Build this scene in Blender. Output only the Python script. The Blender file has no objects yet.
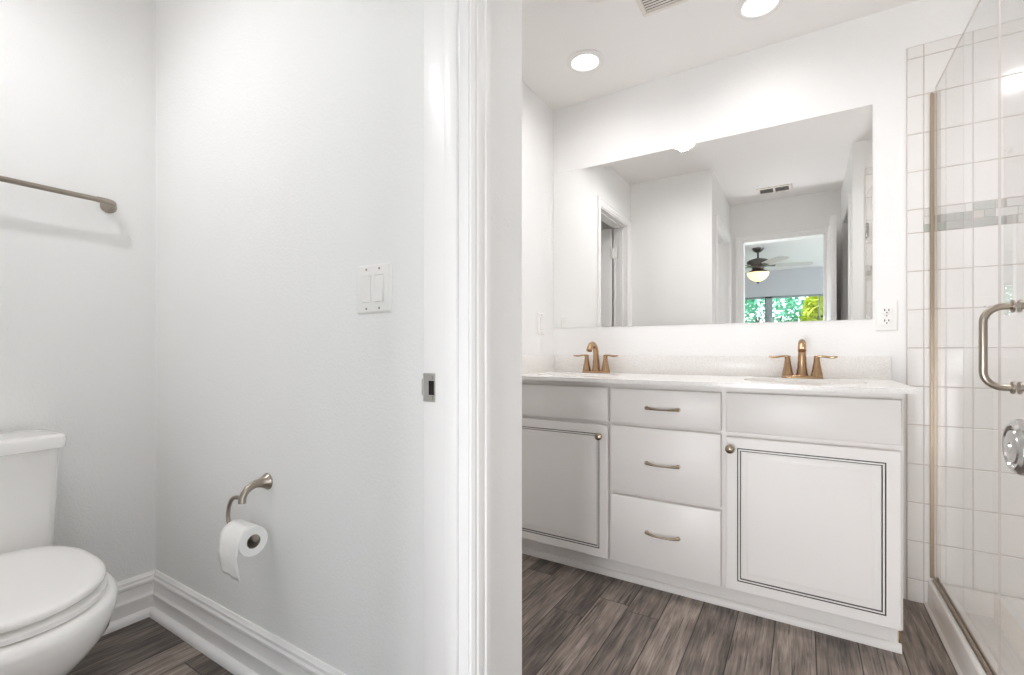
import bpy, bmesh, math, random
from mathutils import Vector, Matrix
R = random.Random(7)
PI = math.pi
SC = bpy.context.scene
COL = SC.collection

# ---------------------------------------------------------------- camera, sky, sun, exposure
CAM_H = 1.005
cam_d = bpy.data.cameras.new('camera')
cam = bpy.data.objects.new('camera', cam_d); COL.objects.link(cam)
cam.location = (0, 0, CAM_H)
cam.rotation_euler = (PI/2, 0, math.radians(31.84))
cam_d.sensor_fit = 'HORIZONTAL'; cam_d.sensor_width = 36
cam_d.lens = 467.0/1024*36
cam_d.shift_y = 13.5/1024
cam_d.clip_start = 0.02
SC.camera = cam

world = bpy.data.worlds.new('sky'); SC.world = world
world.use_nodes = True
wn = world.node_tree.nodes; wn['Background'].inputs[0].default_value = (0.80, 0.91, 1.0, 1); wn['Background'].inputs[1].default_value = 4.0

sun_d = bpy.data.lights.new('sun', 'SUN'); sun_d.energy = 3.0; sun_d.angle = 0.02; sun_d.color = (1, 0.96, 0.88)
sun = bpy.data.objects.new('sun', sun_d); COL.objects.link(sun); sun.rotation_euler = (math.radians(48), 0, math.radians(25))

# added soft fill light in the bedroom, aimed through the doorway at the vanity
fill_d = bpy.data.lights.new('doorway_fill', 'AREA'); fill_d.shape = 'RECTANGLE'; fill_d.size = .72; fill_d.size_y = .95
fill_d.energy = 29; fill_d.color = (.955, .96, 1.0)
fill = bpy.data.objects.new('doorway_fill', fill_d); COL.objects.link(fill); fill.location = (-.44, -1.0, .52); fill.rotation_euler = (PI/2, 0, 0)
LAMP_ALCOVE, LAMP_FILL_RIGHT, LAMP_FILL_LEFT, LAMP_TOILET, LAMP_SHOWER = 2.3, 2.8, 17.5, 13.3, 18.5    # watts
SC.view_settings.view_transform = 'Standard'
SC.view_settings.look = 'None'
SC.view_settings.exposure = 0.55
SC.view_settings.gamma = 1.0
SC.view_settings.use_curve_mapping = False
SC.cycles.max_bounces = 24
SC.cycles.diffuse_bounces = 16
SC.cycles.glossy_bounces = 10
SC.cycles.transparent_max_bounces = 24
SC.cycles.transmission_bounces = 12

# ---------------------------------------------------------------- materials
def srgb(r, g, b):
    f = lambda c: (c/12.92 if c <= .04045 else ((c+.055)/1.055)**2.4)
    return (f(r/255), f(g/255), f(b/255), 1)

def mat(name, col, rough=.5, metal=0.0, bump=0.0, bscale=200.0, var=0.0, vscale=6.0, emit=None, estr=0, coat=0.0, spec=None):
    m = bpy.data.materials.new(name); m.use_nodes = True
    nt = m.node_tree; n = nt.nodes; l = nt.links
    p = n['Principled BSDF']
    p.inputs['Base Color'].default_value = col
    p.inputs['Roughness'].default_value = rough
    p.inputs['Metallic'].default_value = metal
    if coat: p.inputs['Coat Weight'].default_value = coat
    if spec is not None: p.inputs['Specular IOR Level'].default_value = spec
    if emit: p.inputs['Emission Color'].default_value = emit; p.inputs['Emission Strength'].default_value = estr
    tc = n.new('ShaderNodeTexCoord')
    if var:
        nz = n.new('ShaderNodeTexNoise'); nz.inputs['Scale'].default_value = vscale; nz.inputs['Detail'].default_value = 4
        l.new(tc.outputs['Object'], nz.inputs['Vector'])
        mx = n.new('ShaderNodeMix'); mx.data_type = 'RGBA'
        mx.inputs[6].default_value = tuple(min(1, c*(1-var)) for c in col[:3])+(1,)
        mx.inputs[7].default_value = tuple(min(1, c*(1+var)) for c in col[:3])+(1,)
        l.new(nz.outputs['Fac'], mx.inputs[0]); l.new(mx.outputs[2], p.inputs['Base Color'])
    if bump:
        nb = n.new('ShaderNodeTexNoise'); nb.inputs['Scale'].default_value = bscale; nb.inputs['Detail'].default_value = 3
        l.new(tc.outputs['Object'], nb.inputs['Vector'])
        bp = n.new('ShaderNodeBump'); bp.inputs['Strength'].default_value = bump; bp.inputs['Distance'].default_value = .002
        l.new(nb.outputs['Fac'], bp.inputs['Height']); l.new(bp.outputs['Normal'], p.inputs['Normal'])
    return m

M = {}
M['wall'] = mat('wall_paint', srgb(240, 240, 239),   .55, bump=.55, bscale=150, var=.01)
M['ceiling'] = mat('ceiling_paint', srgb(240, 238, 236), .8, bump=.3, bscale=120, var=.01)
M['trim'] = mat('trim_paint', srgb(243, 242, 241), .35, var=.008)
M['porcelain'] = mat('porcelain', srgb(248, 247, 245), .08, var=.005, coat=.5)
M['seat'] = mat('seat_plastic', srgb(248, 247, 245), .2, var=.005)
M['nickel'] = mat('brushed_nickel', srgb(168, 158, 146), .28, 1.0, bump=.05, bscale=400, var=.03, vscale=40)
M['pull'] = mat('warm_nickel', srgb(182, 169, 150), .25, 1.0, var=.04, vscale=40)
M['steel'] = mat('polished_steel', srgb(190, 186, 182), .16, 1.0, var=.02, vscale=30)
M['chrome'] = mat('satin_chrome', srgb(205, 203, 201), .16, 1.0, var=.02, vscale=30)
M['bronze'] = mat('champagne_bronze', srgb(182, 150, 118), .25, 1.0, bump=.03, bscale=300, var=.04, vscale=30)
M['channel'] = mat('bronze_channel', srgb(168, 152, 132), .35, 1.0, var=.04, vscale=30)
M['dark'] = mat('dark_recess', srgb(28, 26, 25), .8, var=.05)
M['paper'] = mat('tissue_paper', srgb(244, 243, 241), .9, bump=.4, bscale=90, var=.01)
M['card'] = mat('cardboard', srgb(150, 140, 130), .9, bump=.2, bscale=200, var=.04)
M['plastic'] = mat('white_plastic', srgb(240, 239, 237), .3, var=.005)
M['cab'] = mat('cabinet_paint', srgb(233, 230, 227), .38, var=.008)
M['glaze'] = mat('dark_glaze', srgb(70, 65, 61), .5, var=.1, vscale=30)
M['rawwood'] = mat('raw_wood', srgb(206, 176, 132), .7, bump=.2, bscale=60, var=.12, vscale=20)
M['tile'] = mat('white_tile', srgb(232, 230, 227), .12, var=.012, vscale=5, bump=.03, bscale=8)
M['gap_shade'] = mat('rocker_gap_shade', srgb(176, 174, 171), .5, var=.02)  # grey of the shaded gap round the switch rockers, as a colour
M['grout'] = mat('tile_grout', srgb(192, 181, 174), .9, var=.08, vscale=20)
M['acrylic'] = mat('shower_acrylic', srgb(232, 229, 225), .18, var=.006)
M['mos'] = [mat('mosaic_grey', srgb(165, 165, 161), .08, var=.08, vscale=30), mat('mosaic_pale', srgb(216, 215, 211), .1, var=.05, vscale=30),
            mat('mosaic_sage', srgb(176, 180, 172), .08, var=.08, vscale=30), mat('mosaic_stone', srgb(186, 182, 174), .3, var=.08, vscale=40)]
M['can'] = mat('can_trim', srgb(236, 234, 231), .4, var=.005)
M['vent'] = mat('vent_paint', srgb(228, 222, 215), .45, var=.01)
M['pewter'] = mat('dark_pewter', srgb(98, 92, 88), .35, .8, var=.05)
M['blade'] = mat('fan_blade', srgb(212, 209, 206), .45, var=.03)
M['bowl'] = mat('amber_bowl', srgb(250, 226, 180), .4, emit=srgb(255, 214, 150), estr=1.2)
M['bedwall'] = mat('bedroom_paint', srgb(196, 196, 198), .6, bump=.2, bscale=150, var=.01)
M['leafA'] = mat('leaf_green', srgb(104, 168, 138), .5, var=.25, vscale=8)
M['leafB'] = mat('leaf_yellow', srgb(190, 200, 60), .5, var=.2, vscale=8)
M['bark'] = mat('bark', srgb(96, 84, 72), .9, bump=.6, bscale=30, var=.15)
M['ground'] = mat('lawn', srgb(96, 128, 70), .9, var=.2, vscale=4)
M['winframe'] = mat('window_frame', srgb(150, 158, 158), .4, var=.02)

def mirror_material():
    m = bpy.data.materials.new('mirror_silver'); m.use_nodes = True
    p = m.node_tree.nodes['Principled BSDF']
    p.inputs['Metallic'].default_value = 1; p.inputs['Roughness'].default_value = 0.0
    p.inputs['Base Color'].default_value = (.955, .96, .95, 1)
    return m
M['mirror'] = mirror_material()

def glass_material(name, tint, ior=1.45):
    m = bpy.data.materials.new(name); m.use_nodes = True
    nt = m.node_tree; n = nt.nodes; l = nt.links
    n.remove(n['Principled BSDF'])
    out = n['Material Output']
    tr = n.new('ShaderNodeBsdfTransparent'); tr.inputs[0].default_value = tint
    gl = n.new('ShaderNodeBsdfGlossy'); gl.inputs['Roughness'].default_value = 0.0
    fr = n.new('ShaderNodeFresnel'); fr.inputs['IOR'].default_value = ior
    geo = n.new('ShaderNodeNewGeometry')
    # a thin pane: use the same fresnel on both faces
    mx = n.new('ShaderNodeMixShader')
    mth = n.new('ShaderNodeMath'); mth.operation = 'SUBTRACT'; mth.inputs[0].default_value = 1.0
    l.new(geo.outputs['Backfacing'], mth.inputs[1])
    mu = n.new('ShaderNodeMath'); mu.operation = 'MULTIPLY'
    l.new(fr.outputs[0], mu.inputs[0]); l.new(mth.outputs[0], mu.inputs[1])
    l.new(mu.outputs[0], mx.inputs[0]); l.new(tr.outputs[0], mx.inputs[1]); l.new(gl.outputs[0], mx.inputs[2])
    l.new(mx.outputs[0], out.inputs[0])
    return m
M['glassedge'] = mat('glass_edge', srgb(206, 198, 192), .3, var=.03)
M['glass'] = glass_material('clear_glass', (.998, .999, .998, 1))

def quartz_material():
    m = mat('speckled_quartz', srgb(226, 223, 219), .22)
    nt = m.node_tree; n = nt.nodes; l = nt.links; p = n['Principled BSDF']
    tc = n.new('ShaderNodeTexCoord')
    v = n.new('ShaderNodeTexVoronoi'); v.inputs['Scale'].default_value = 420
    l.new(tc.outputs['Object'], v.inputs['Vector'])
    r = n.new('ShaderNodeValToRGB')
    e = r.color_ramp.elements
    e[0].position = 0; e[0].color = srgb(222, 219, 216)
    e[1].position = .35; e[1].color = srgb(231, 229, 226)
    x = r.color_ramp.elements.new(.8); x.color = srgb(240, 238, 235)
    sep = n.new('ShaderNodeSeparateColor'); l.new(v.outputs['Color'], sep.inputs[0])
    l.new(sep.outputs[0], r.inputs[0])
    l.new(r.outputs[0], p.inputs['Base Color'])
    return m
M['quartz'] = quartz_material()

def plank_material():
    m = bpy.data.materials.new('wood_look_planks'); m.use_nodes = True
    nt = m.node_tree; n = nt.nodes; l = nt.links; p = n['Principled BSDF']
    p.inputs['Roughness'].default_value = .42
    def math_(op, a, b=None, c=None):
        k = n.new('ShaderNodeMath'); k.operation = op
        for i, v in enumerate((a, b, c)):
            if v is None: continue
            if isinstance(v, (int, float)): k.inputs[i].default_value = v
            else: l.new(v, k.inputs[i])
        return k.outputs[0]
    tc = n.new('ShaderNodeTexCoord'); sp = n.new('ShaderNodeSeparateXYZ'); l.new(tc.outputs['Object'], sp.inputs[0])
    X, Y = sp.outputs[0], sp.outputs[1]
    PW, PL = .1237, 1.22
    fx = math_('DIVIDE', math_('SUBTRACT', X, .0395), PW)
    ix = math_('FLOOR', fx); rx = math_('FRACT', fx)
    wn1 = n.new('ShaderNodeTexWhiteNoise'); wn1.noise_dimensions = '1D'; l.new(ix, wn1.inputs['W'])
    fy = math_('DIVIDE', math_('ADD', Y, math_('MULTIPLY', wn1.outputs['Value'], PL)), PL)
    iy = math_('FLOOR', fy); ry = math_('FRACT', fy)
    cmb = n.new('ShaderNodeCombineXYZ'); l.new(ix, cmb.inputs[0]); l.new(iy, cmb.inputs[1])
    wn2 = n.new('ShaderNodeTexWhiteNoise'); wn2.noise_dimensions = '3D'; l.new(cmb.outputs[0], wn2.inputs['Vector'])
    tone = wn2.outputs['Value']
    # grain coordinates, shifted for every plank
    gx = math_('ADD', math_('MULTIPLY', X, 34.0), math_('MULTIPLY', tone, 57.0))
    gy = math_('ADD', math_('MULTIPLY', Y, 2.6), math_('MULTIPLY', tone, 31.0))
    gv = n.new('ShaderNodeCombineXYZ'); l.new(gx, gv.inputs[0]); l.new(gy, gv.inputs[1]); l.new(ix, gv.inputs[2])
    g1 = n.new('ShaderNodeTexNoise'); g1.inputs['Scale'].default_value = 1.0; g1.inputs['Detail'].default_value = 6; g1.inputs['Roughness'].default_value = .65
    g1.inputs['Distortion'].default_value = .8
    l.new(gv.outputs[0], g1.inputs['Vector'])
    gv2 = n.new('ShaderNodeCombineXYZ'); l.new(math_('MULTIPLY', gx, 4.5), gv2.inputs[0]); l.new(math_('MULTIPLY', gy, 3.0), gv2.inputs[1])
    g2 = n.new('ShaderNodeTexNoise'); g2.inputs['Scale'].default_value = 1.0; g2.inputs['Detail'].default_value = 4
    l.new(gv2.outputs[0], g2.inputs['Vector'])
    # soft blotches
    gv3 = n.new('ShaderNodeCombineXYZ'); l.new(math_('MULTIPLY', gx, .35), gv3.inputs[0]); l.new(math_('MULTIPLY', gy, 2.2), gv3.inputs[1])
    g3 = n.new('ShaderNodeTexNoise'); g3.inputs['Scale'].default_value = 1.0; g3.inputs['Detail'].default_value = 3
    l.new(gv3.outputs[0], g3.inputs['Vector'])
    s = math_('ADD', math_('ADD', math_('MULTIPLY', g1.outputs['Fac'], .52), math_('MULTIPLY', g2.outputs['Fac'], .36)),
              math_('ADD', math_('MULTIPLY', tone, .24), math_('MULTIPLY', g3.outputs['Fac'], .30)))
    s = math_('SUBTRACT', s, .225)
    gv4 = n.new('ShaderNodeCombineXYZ'); l.new(math_('MULTIPLY', gx, 3.2), gv4.inputs[0]); l.new(math_('MULTIPLY', gy, 1.4), gv4.inputs[1]); l.new(tone, gv4.inputs[2])
    g4 = n.new('ShaderNodeTexNoise'); g4.inputs['Scale'].default_value = 1.0; g4.inputs['Detail'].default_value = 5; g4.inputs['Roughness'].default_value = .7
    l.new(gv4.outputs[0], g4.inputs['Vector'])
    streak = math_('MULTIPLY', math_('MAXIMUM', math_('SUBTRACT', .44, g4.outputs['Fac']), 0.0), 2.2)
    s = math_('SUBTRACT', s, streak)
    ramp = n.new('ShaderNodeValToRGB'); e = ramp.color_ramp.elements
    e[0].position = .24; e[0].color = srgb(54, 48, 45)
    e[1].position = .72; e[1].color = srgb(188, 173, 161)
    k = e.new(.40); k.color = srgb(95, 86, 80)
    k = e.new(.54); k.color = srgb(136, 124, 115)
    l.new(s, ramp.inputs[0])
    # joints
    ex = math_('MINIMUM', rx, math_('SUBTRACT', 1.0, rx)); ey = math_('MINIMUM', ry, math_('SUBTRACT', 1.0, ry))
    jx = math_('LESS_THAN', ex, .0016/PW); jy = math_('LESS_THAN', ey, .0014/PL)
    j = math_('MAXIMUM', jx, jy)
    mx = n.new('ShaderNodeMix'); mx.data_type = 'RGBA'
    l.new(j, mx.inputs[0]); l.new(ramp.outputs[0], mx.inputs[6]); mx.inputs[7].default_value = srgb(38, 33, 31)
    l.new(mx.outputs[2], p.inputs['Base Color'])
    bp = n.new('ShaderNodeBump'); bp.inputs['Strength'].default_value = .35; bp.inputs['Distance'].default_value = .002
    l.new(math_('SUBTRACT', g2.outputs['Fac'], math_('MULTIPLY', j, 1.0)), bp.inputs['Height']); l.new(bp.outputs[0], p.inputs['Normal'])
    return m
M['plank'] = plank_material()

# ---------------------------------------------------------------- mesh helpers
class MB:
    def __init__(s): s.bm = bmesh.new(); s.mats = []
    def mi(s, m):
        if m is None: return 0
        if m not in s.mats: s.mats.append(m)
        return s.mats.index(m)
    def face(s, vs, m=None):
        try:
            f = s.bm.faces.new(vs); f.material_index = s.mi(m); return f
        except ValueError: return None
    def box(s, a, b, m=None, bev=0.0, seg=2):
        lo = [min(a[i], b[i]) for i in range(3)]; hi = [max(a[i], b[i]) for i in range(3)]
        v = [s.bm.verts.new((x, y, z)) for x in (lo[0], hi[0]) for y in (lo[1], hi[1]) for z in (lo[2], hi[2])]
        fs = []
        for q in ((0, 1, 3, 2), (4, 6, 7, 5), (0, 4, 5, 1), (2, 3, 7, 6), (0, 2, 6, 4), (1, 5, 7, 3)):
            fs.append(s.face([v[i] for i in q], m))
        if bev:
            es = list({e for f in fs for e in f.edges})
            bmesh.ops.bevel(s.bm, geom=es, offset=bev, segments=seg, affect='EDGES', profile=.5, clamp_overlap=True)
        return s
    def loft(s, rings, m=None, cap0=True, cap1=True, closed=True, mats=None):
        rv = [[s.bm.verts.new(p) for p in r] for r in rings]
        n = len(rv[0])
        for k in range(len(rv)-1):
            mm = mats[k] if mats else m
            for i in range(n if closed else n-1):
                j = (i+1) % n
                s.face([rv[k][i], rv[k][j], rv[k+1][j], rv[k+1][i]], mm)
        if cap0: s.face(list(reversed(rv[0])), m if not mats else mats[0])
        if cap1: s.face(rv[-1], m if not mats else mats[-1])
        return s
    def tube(s, path, radii, m=None, n=14, cap=True, flat=None):
        """round tube along path; flat = list of (wide, thin) pairs instead of radii"""
        P = [Vector(p) for p in path]
        if isinstance(radii, (int, float)): radii = [radii]*len(P)
        T = []
        for i in range(len(P)):
            t = (P[min(i+1, len(P)-1)]-P[max(i-1, 0)]); T.append(t.normalized())
        up = Vector((0, 0, 1)) if abs(T[0].z) < .9 else Vector((0, 1, 0))
        N = (up-T[0]*up.dot(T[0])).normalized(); rings = []
        for i in range(len(P)):
            N = (N-T[i]*N.dot(T[i])).normalized(); B = T[i].cross(N)
            r = radii[i]; ra, rb = (r if isinstance(r, tuple) else (r, r))
            rings.append([P[i]+N*(rb*math.cos(2*PI*k/n))+B*(ra*math.sin(2*PI*k/n)) for k in range(n)])
        return s.loft(rings, m, cap, cap)
    def lathe(s, prof, origin, axis, m=None, n=28, cap=True, mats=None):
        """prof = [(radius, along)]"""
        A = Vector(axis).normalized(); U = A.orthogonal().normalized(); W = A.cross(U); O = Vector(origin)
        rings = [[O+A*h+(U*math.cos(2*PI*k/n)+W*math.sin(2*PI*k/n))*max(r, .00002) for k in range(n)] for r, h in prof]
        return s.loft(rings, m, cap, cap, mats=mats)
    def prism(s, poly, a, b, axis='z', m=None):
        """poly: 2D points; extruded between a and b along the axis"""
        def pt(p, t):
            return {'z': (p[0], p[1], t), 'x': (t, p[0], p[1]), 'y': (p[0], t, p[1])}[axis]
        return s.loft([[pt(p, a) for p in poly], [pt(p, b) for p in poly]], m)
    def build(s, name, m=None, parent=None, smooth=True, angle=35):
        bmesh.ops.recalc_face_normals(s.bm, faces=s.bm.faces)
        me = bpy.data.meshes.new(name)
        s.bm.to_mesh(me); s.bm.free()
        ms = s.mats if s.mats else []
        if m is not None and not ms: ms = [m]
        for k in ms: me.materials.append(k)
        if smooth:
            me.shade_smooth(); me.set_sharp_from_angle(angle=math.radians(angle))
        o = bpy.data.objects.new(name, me); COL.objects.link(o)
        if parent is not None:
            o.parent = parent
            if parent.type == 'EMPTY' or True:
                o.matrix_parent_inverse = world_matrix(parent).inverted()
        return o

def world_matrix(o):
    mw = Matrix.LocRotScale(o.location, o.rotation_euler, o.scale)
    if o.parent: return world_matrix(o.parent) @ o.matrix_parent_inverse @ mw
    return mw

def tag(o, label=None, cat=None, group=None, kind=None):
    if label: o['label'] = label
    if cat: o['category'] = cat
    if group: o['group'] = group
    if kind: o['kind'] = kind
    return o

def thing(name, loc, label, cat, group=None):
    o = bpy.data.objects.new(name, None); COL.objects.link(o); o.location = loc
    o.empty_display_size = .05
    return tag(o, label, cat, group)

def struct(name, mb, m=None, parent=None, label=None, cat=None, **kw):
    o = mb.build(name, m, parent, **kw)
    if parent is None: tag(o, label, cat, kind='structure')
    return o

def boxes(*bs):
    mb = MB()
    for b in bs: mb.box(b[0], b[1])
    return mb

def copy_tree(o, parent=None):
    c = o.copy(); COL.objects.link(c)
    if parent is not None: c.parent = parent
    for ch in list(o.children): copy_tree(ch, c)
    return c

def rrect(x0, x1, y0, y1, r, n=5):
    pts = []
    for cx, cy, a in ((x1-r, y1-r, 0), (x0+r, y1-r, PI/2), (x0+r, y0+r, PI), (x1-r, y0+r, 1.5*PI)):
        for k in range(n+1):
            t = a+PI/2*k/n; pts.append((cx+r*math.cos(t), cy+r*math.sin(t)))
    return pts

# ---------------------------------------------------------------- key places (metres; camera above the origin)
H = 2.412                       # ceiling
XL, YT = -2.13, .81             # water closet: left wall, wall with the paper holder
XD, YC = -.592, 1.0             # bathroom side of the water closet wall and its outer corner
XA, YV = -1.237, 2.45           # alcove side wall, vanity wall
XR = .29                        # hall right wall
YE = -.08                       # entry wall (bedroom door)
XS = 1.30                       # shower far side wall
YB = -4.45                      # bedroom window wall

# ---------------------------------------------------------------- room shell
fl = struct('floor', boxes(((-2.7, -4.6, -.08), (2.1, 2.6, 0))), M['plank'], label='grey brown wood-look plank floor running towards the vanity', cat='floor')
ce = struct('ceiling', boxes(((-2.7, -4.6, H), (2.1, 2.6, H+.12))), M['ceiling'], label='smooth pale ceiling with recessed lights', cat='ceiling')
DH = 2.04                       # door openings
JT = .775                       # face of the jamb with the strike plate
struct('wall_left', boxes(((XL-.12, YE-.115, 0), (XL, 2.1, H))), M['wall'], label='white wall behind the toilet with the towel bar', cat='wall')
struct('wall_back', boxes(((XL, YT, 0), (XD, YC, H))), M['wall'], label='white wall with the paper holder and double switch', cat='wall')
struct('wall_doorway', boxes(((XD-.118, YE, 0), (XD, .015, H)), ((XD-.118, .015, DH+.02), (XD, YT, H))), M['wall'], label='wall over the water closet doorway', cat='wall')
OY0, OY1 = 1.085, 1.690         # closet door opening in the alcove side wall
struct('wall_alcove', boxes(((XA-.11, YC, 0), (XA, OY0-.018, H)), ((XA-.11, OY1+.018, 0), (XA, YV, H)), ((XA-.11, OY0-.018, DH+.018), (XA, OY1+.018, H))),
       M['wall'], label='white wall at the left end of the vanity', cat='wall')
struct('wall_closet', boxes(((XL, 2.0, 0), (XA-.11, 2.1, H))), M['wall'], label='wall inside the dark closet', cat='wall')
struct('wall_vanity', boxes(((XA-.11, YV, 0), (XS+.12, YV+.12, H))), M['wall'], label='white wall behind the vanity and mirror', cat='wall')
struct('wall_shower_side', boxes(((XS, YC, 0), (XS+.12, YV, H))), M['wall'], label='wall at the far side of the shower', cat='wall')
struct('wall_shower_near', boxes(((XR, YC-.11, 0), (XS+.12, YC, H))), M['wall'], label='short wall ending beside the shower, seen in the mirror', cat='wall')
LY0, LY1 = .26, .83             # linen closet opening in the hall right wall
struct('wall_hall', boxes(((XR, YE, 0), (XR+.11, LY0-.018, H)), ((XR, LY1+.018, 0), (XR+.11, YC-.11, H)), ((XR, LY0-.018, DH+.018), (XR+.11, LY1+.018, H))),
       M['wall'], label='hall wall with the linen closet doorway, seen in the mirror', cat='wall')
struct('wall_linen', boxes(((XR+.11, .1, 0), (XR+.75, .2, H)), ((XR+.65, .2, 0), (XR+.75, YC-.11, H))), M['wall'], label='walls inside the linen closet', cat='wall')
EX0, EX1 = -.475, .165          # bedroom doorway
struct('wall_entry', boxes(((XL, YE-.115, 0), (EX0-.018, YE, H)), ((EX1+.018, YE-.115, 0), (2.0, YE, H)), ((EX0-.018, YE-.115, DH+.018), (EX1+.018, YE, H))),
       M['wall'], label='wall with the bedroom doorway, seen in the mirror', cat='wall')
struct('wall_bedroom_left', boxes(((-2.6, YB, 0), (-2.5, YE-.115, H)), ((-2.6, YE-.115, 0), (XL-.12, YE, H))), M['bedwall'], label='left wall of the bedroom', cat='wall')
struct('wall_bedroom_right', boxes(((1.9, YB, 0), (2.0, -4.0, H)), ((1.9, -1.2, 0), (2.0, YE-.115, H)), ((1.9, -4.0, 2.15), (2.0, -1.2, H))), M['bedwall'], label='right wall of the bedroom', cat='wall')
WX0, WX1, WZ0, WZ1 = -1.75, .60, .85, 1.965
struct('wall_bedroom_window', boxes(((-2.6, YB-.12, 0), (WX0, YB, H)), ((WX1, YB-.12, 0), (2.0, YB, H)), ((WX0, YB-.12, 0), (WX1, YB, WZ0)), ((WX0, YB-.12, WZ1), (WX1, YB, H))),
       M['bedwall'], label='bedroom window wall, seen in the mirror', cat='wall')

# bedroom window
wf = MB()
for a, b in (((WX0, WZ0), (WX1, WZ0+.05)), ((WX0, WZ1-.035), (WX1, WZ1)), ((WX0, WZ0), (WX0+.05, WZ1)), ((WX1-.05, WZ0), (WX1, WZ1)),
             ((-.56, WZ0), (-.44, WZ1)), ((.24, WZ0), (.262, WZ1))):
    wf.box((a[0], YB-.09, a[1]), (b[0], YB-.03, b[1]), bev=.004)
win = struct('window_1', wf, M['winframe'], label='wide bedroom window with greenery outside, seen in the mirror', cat='window')
gp = MB(); gp.box((WX0+.02, YB-.064, WZ0+.02), (WX1-.02, YB-.058, WZ1-.02)); gp.build('pane', M['glass'], win, smooth=False)

wf = MB()  # unseen side opening, added so more daylight enters the bedroom
for a, b in (((-4.0, 0), (-1.2, .06)), ((-4.0, 2.09), (-1.2, 2.15)), ((-4.0, 0), (-3.94, 2.15)), ((-1.26, 0), (-1.2, 2.15)), ((-2.64, 0), (-2.56, 2.15))):
    wf.box((1.92, a[0], a[1]), (1.98, b[0], b[1]), bev=.004)
win = struct('window_added', wf, M['trim'], label='added sliding glass doors bringing daylight into the bedroom, out of view', cat='window')
gp = MB(); gp.box((1.948, -3.95, .03), (1.952, -1.25, 2.12)); gp.build('pane', M['glass'], win, smooth=False)

# ---------------------------------------------------------------- trim: baseboards, jambs, casings
BB = [(0, 0), (.015, 0), (.015, .062), (.0175, .068), (.0175, .076), (.0135, .083), (.0115, .088), (.0115, .118), (.015, .124), (.015, .132), (.011, .138), (.0105, .147), (.006, .153), (.004, .158), (0, .158)]
SH = [(.012, 0), (.034, 0), (.0335, .008), (.031, .016), (.026, .023), (.019, .027), (.012, .028)]
def run(prof, kind, fixed, a, b, sgn):
    """moulding along x ('x': wall plane y = fixed) or along y ('y': wall plane x = fixed); sgn = direction out of the wall"""
    mb = MB()
    pts = [(fixed+sgn*d, z) for d, z in prof]
    if kind == 'x': mb.prism(pts, a, b, 'x')
    else: mb.loft([[(p[0], a, p[1]) for p in pts], [(p[0], b, p[1]) for p in pts]])
    return mb
for nm, prof in (('baseboard', BB), ('trim', SH)):
    d = 0 if nm == 'baseboard' else 0
    struct(nm+('_back' if nm == 'baseboard' else '_1'), run(prof, 'x', YT, XL, -.712, -1), M['trim'], angle=25,
           label='white ridged baseboard under the paper holder' if nm == 'baseboard' else 'white shoe moulding below the paper holder', cat='baseboard' if nm == 'baseboard' else 'moulding')
    struct(nm+('_left' if nm == 'baseboard' else '_2'), run(prof, 'y', XL, YE, YT-.0005, 1), M['trim'], angle=25,
           label='white ridged baseboard behind the toilet' if nm == 'baseboard' else 'white shoe moulding behind the toilet', cat='baseboard' if nm == 'baseboard' else 'moulding')
struct('baseboard_alcove', run(BB, 'y', XA, OY1+.09, 1.99, 1), M['trim'], angle=25, label='white baseboard beside the vanity', cat='baseboard')

# colonial casing profile: (across, thickness), inner edge at 0
CAS = [(0, 0), (0, .009), (.004, .011), (.010, .012), (.013, .0105), (.017, .0105), (.020, .013), (.036, .0155), (.040, .0145), (.044, .0175), (.056, .0175), (.058, .015), (.058, 0)]
def casing_face(plane, sgn, axis, lo, hi, top):
    """three-sided casing round an opening; axis 'y': wall plane x = plane, opening lo..hi along y"""
    mb = MB()
    def P(a, t, z): return (plane+sgn*t, a, z) if axis == 'y' else (a, plane+sgn*t, z)
    for e, s in ((lo, -1), (hi, 1)):
        mb.loft([[P(e+s*c, t, 0) for c, t in CAS], [P(e+s*c, t, top+c) for c, t in CAS]])
    mb.loft([[P(lo-c, t, top+c) for c, t in CAS], [P(hi+c, t, top+c) for c, t in CAS]])
    return mb
# water closet doorway: jamb with stop, seen close up
jb = MB()
jb.box((-.711, JT, 0), (XD+.004, YT+.004, DH), bev=.0015)                  # far jamb board
jb.box((-.711, .015, 0), (XD+.004, .033, DH), bev=.0015)
jb.box((-.711, .015, DH-.001), (XD+.004, YT, DH+.018), bev=.0015)
for x0, x1, t in ((-.6455, -.612, .009),):
    jb.box((x0, JT-t, 0), (x1, JT+.002, DH), bev=.002)
    jb.box((x0, .031, 0), (x1, .033+t, DH), bev=.002)
    jb.box((x0, .033, DH-t), (x1, JT, DH), bev=.002)
struct('trim_3', jb, M['trim'], angle=25, label='white door jamb holding the strike plate', cat='door jamb')
struct('trim_4', casing_face(XD, 1, 'y', .026, JT+.004, DH+.006), M['trim'], angle=25, label='white moulded casing round the water closet doorway', cat='casing')
# closet door in the alcove wall
jb = MB()
for y0, y1 in ((OY0-.018, OY0), (OY1, OY1+.018)): jb.box((XA-.115, y0, 0), (XA+.004, y1, DH))
jb.box((XA-.115, OY0, DH), (XA+.004, OY1, DH+.018))
for y0, y1 in ((OY0, OY0+.010), (OY1-.010, OY1)): jb.box((XA-.07, y0, 0), (XA-.035, y1, DH))
jb.box((XA-.07, OY0, DH-.010), (XA-.035, OY1, DH))
struct('trim_5', jb, M['trim'], label='white jamb of the closet doorway, seen in the mirror', cat='door jamb')
struct('trim_6', casing_face(XA, 1, 'y', OY0-.012, OY1+.012, DH+.008), M['trim'], angle=25, label='white casing of the closet doorway, seen in the mirror', cat='casing')
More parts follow.
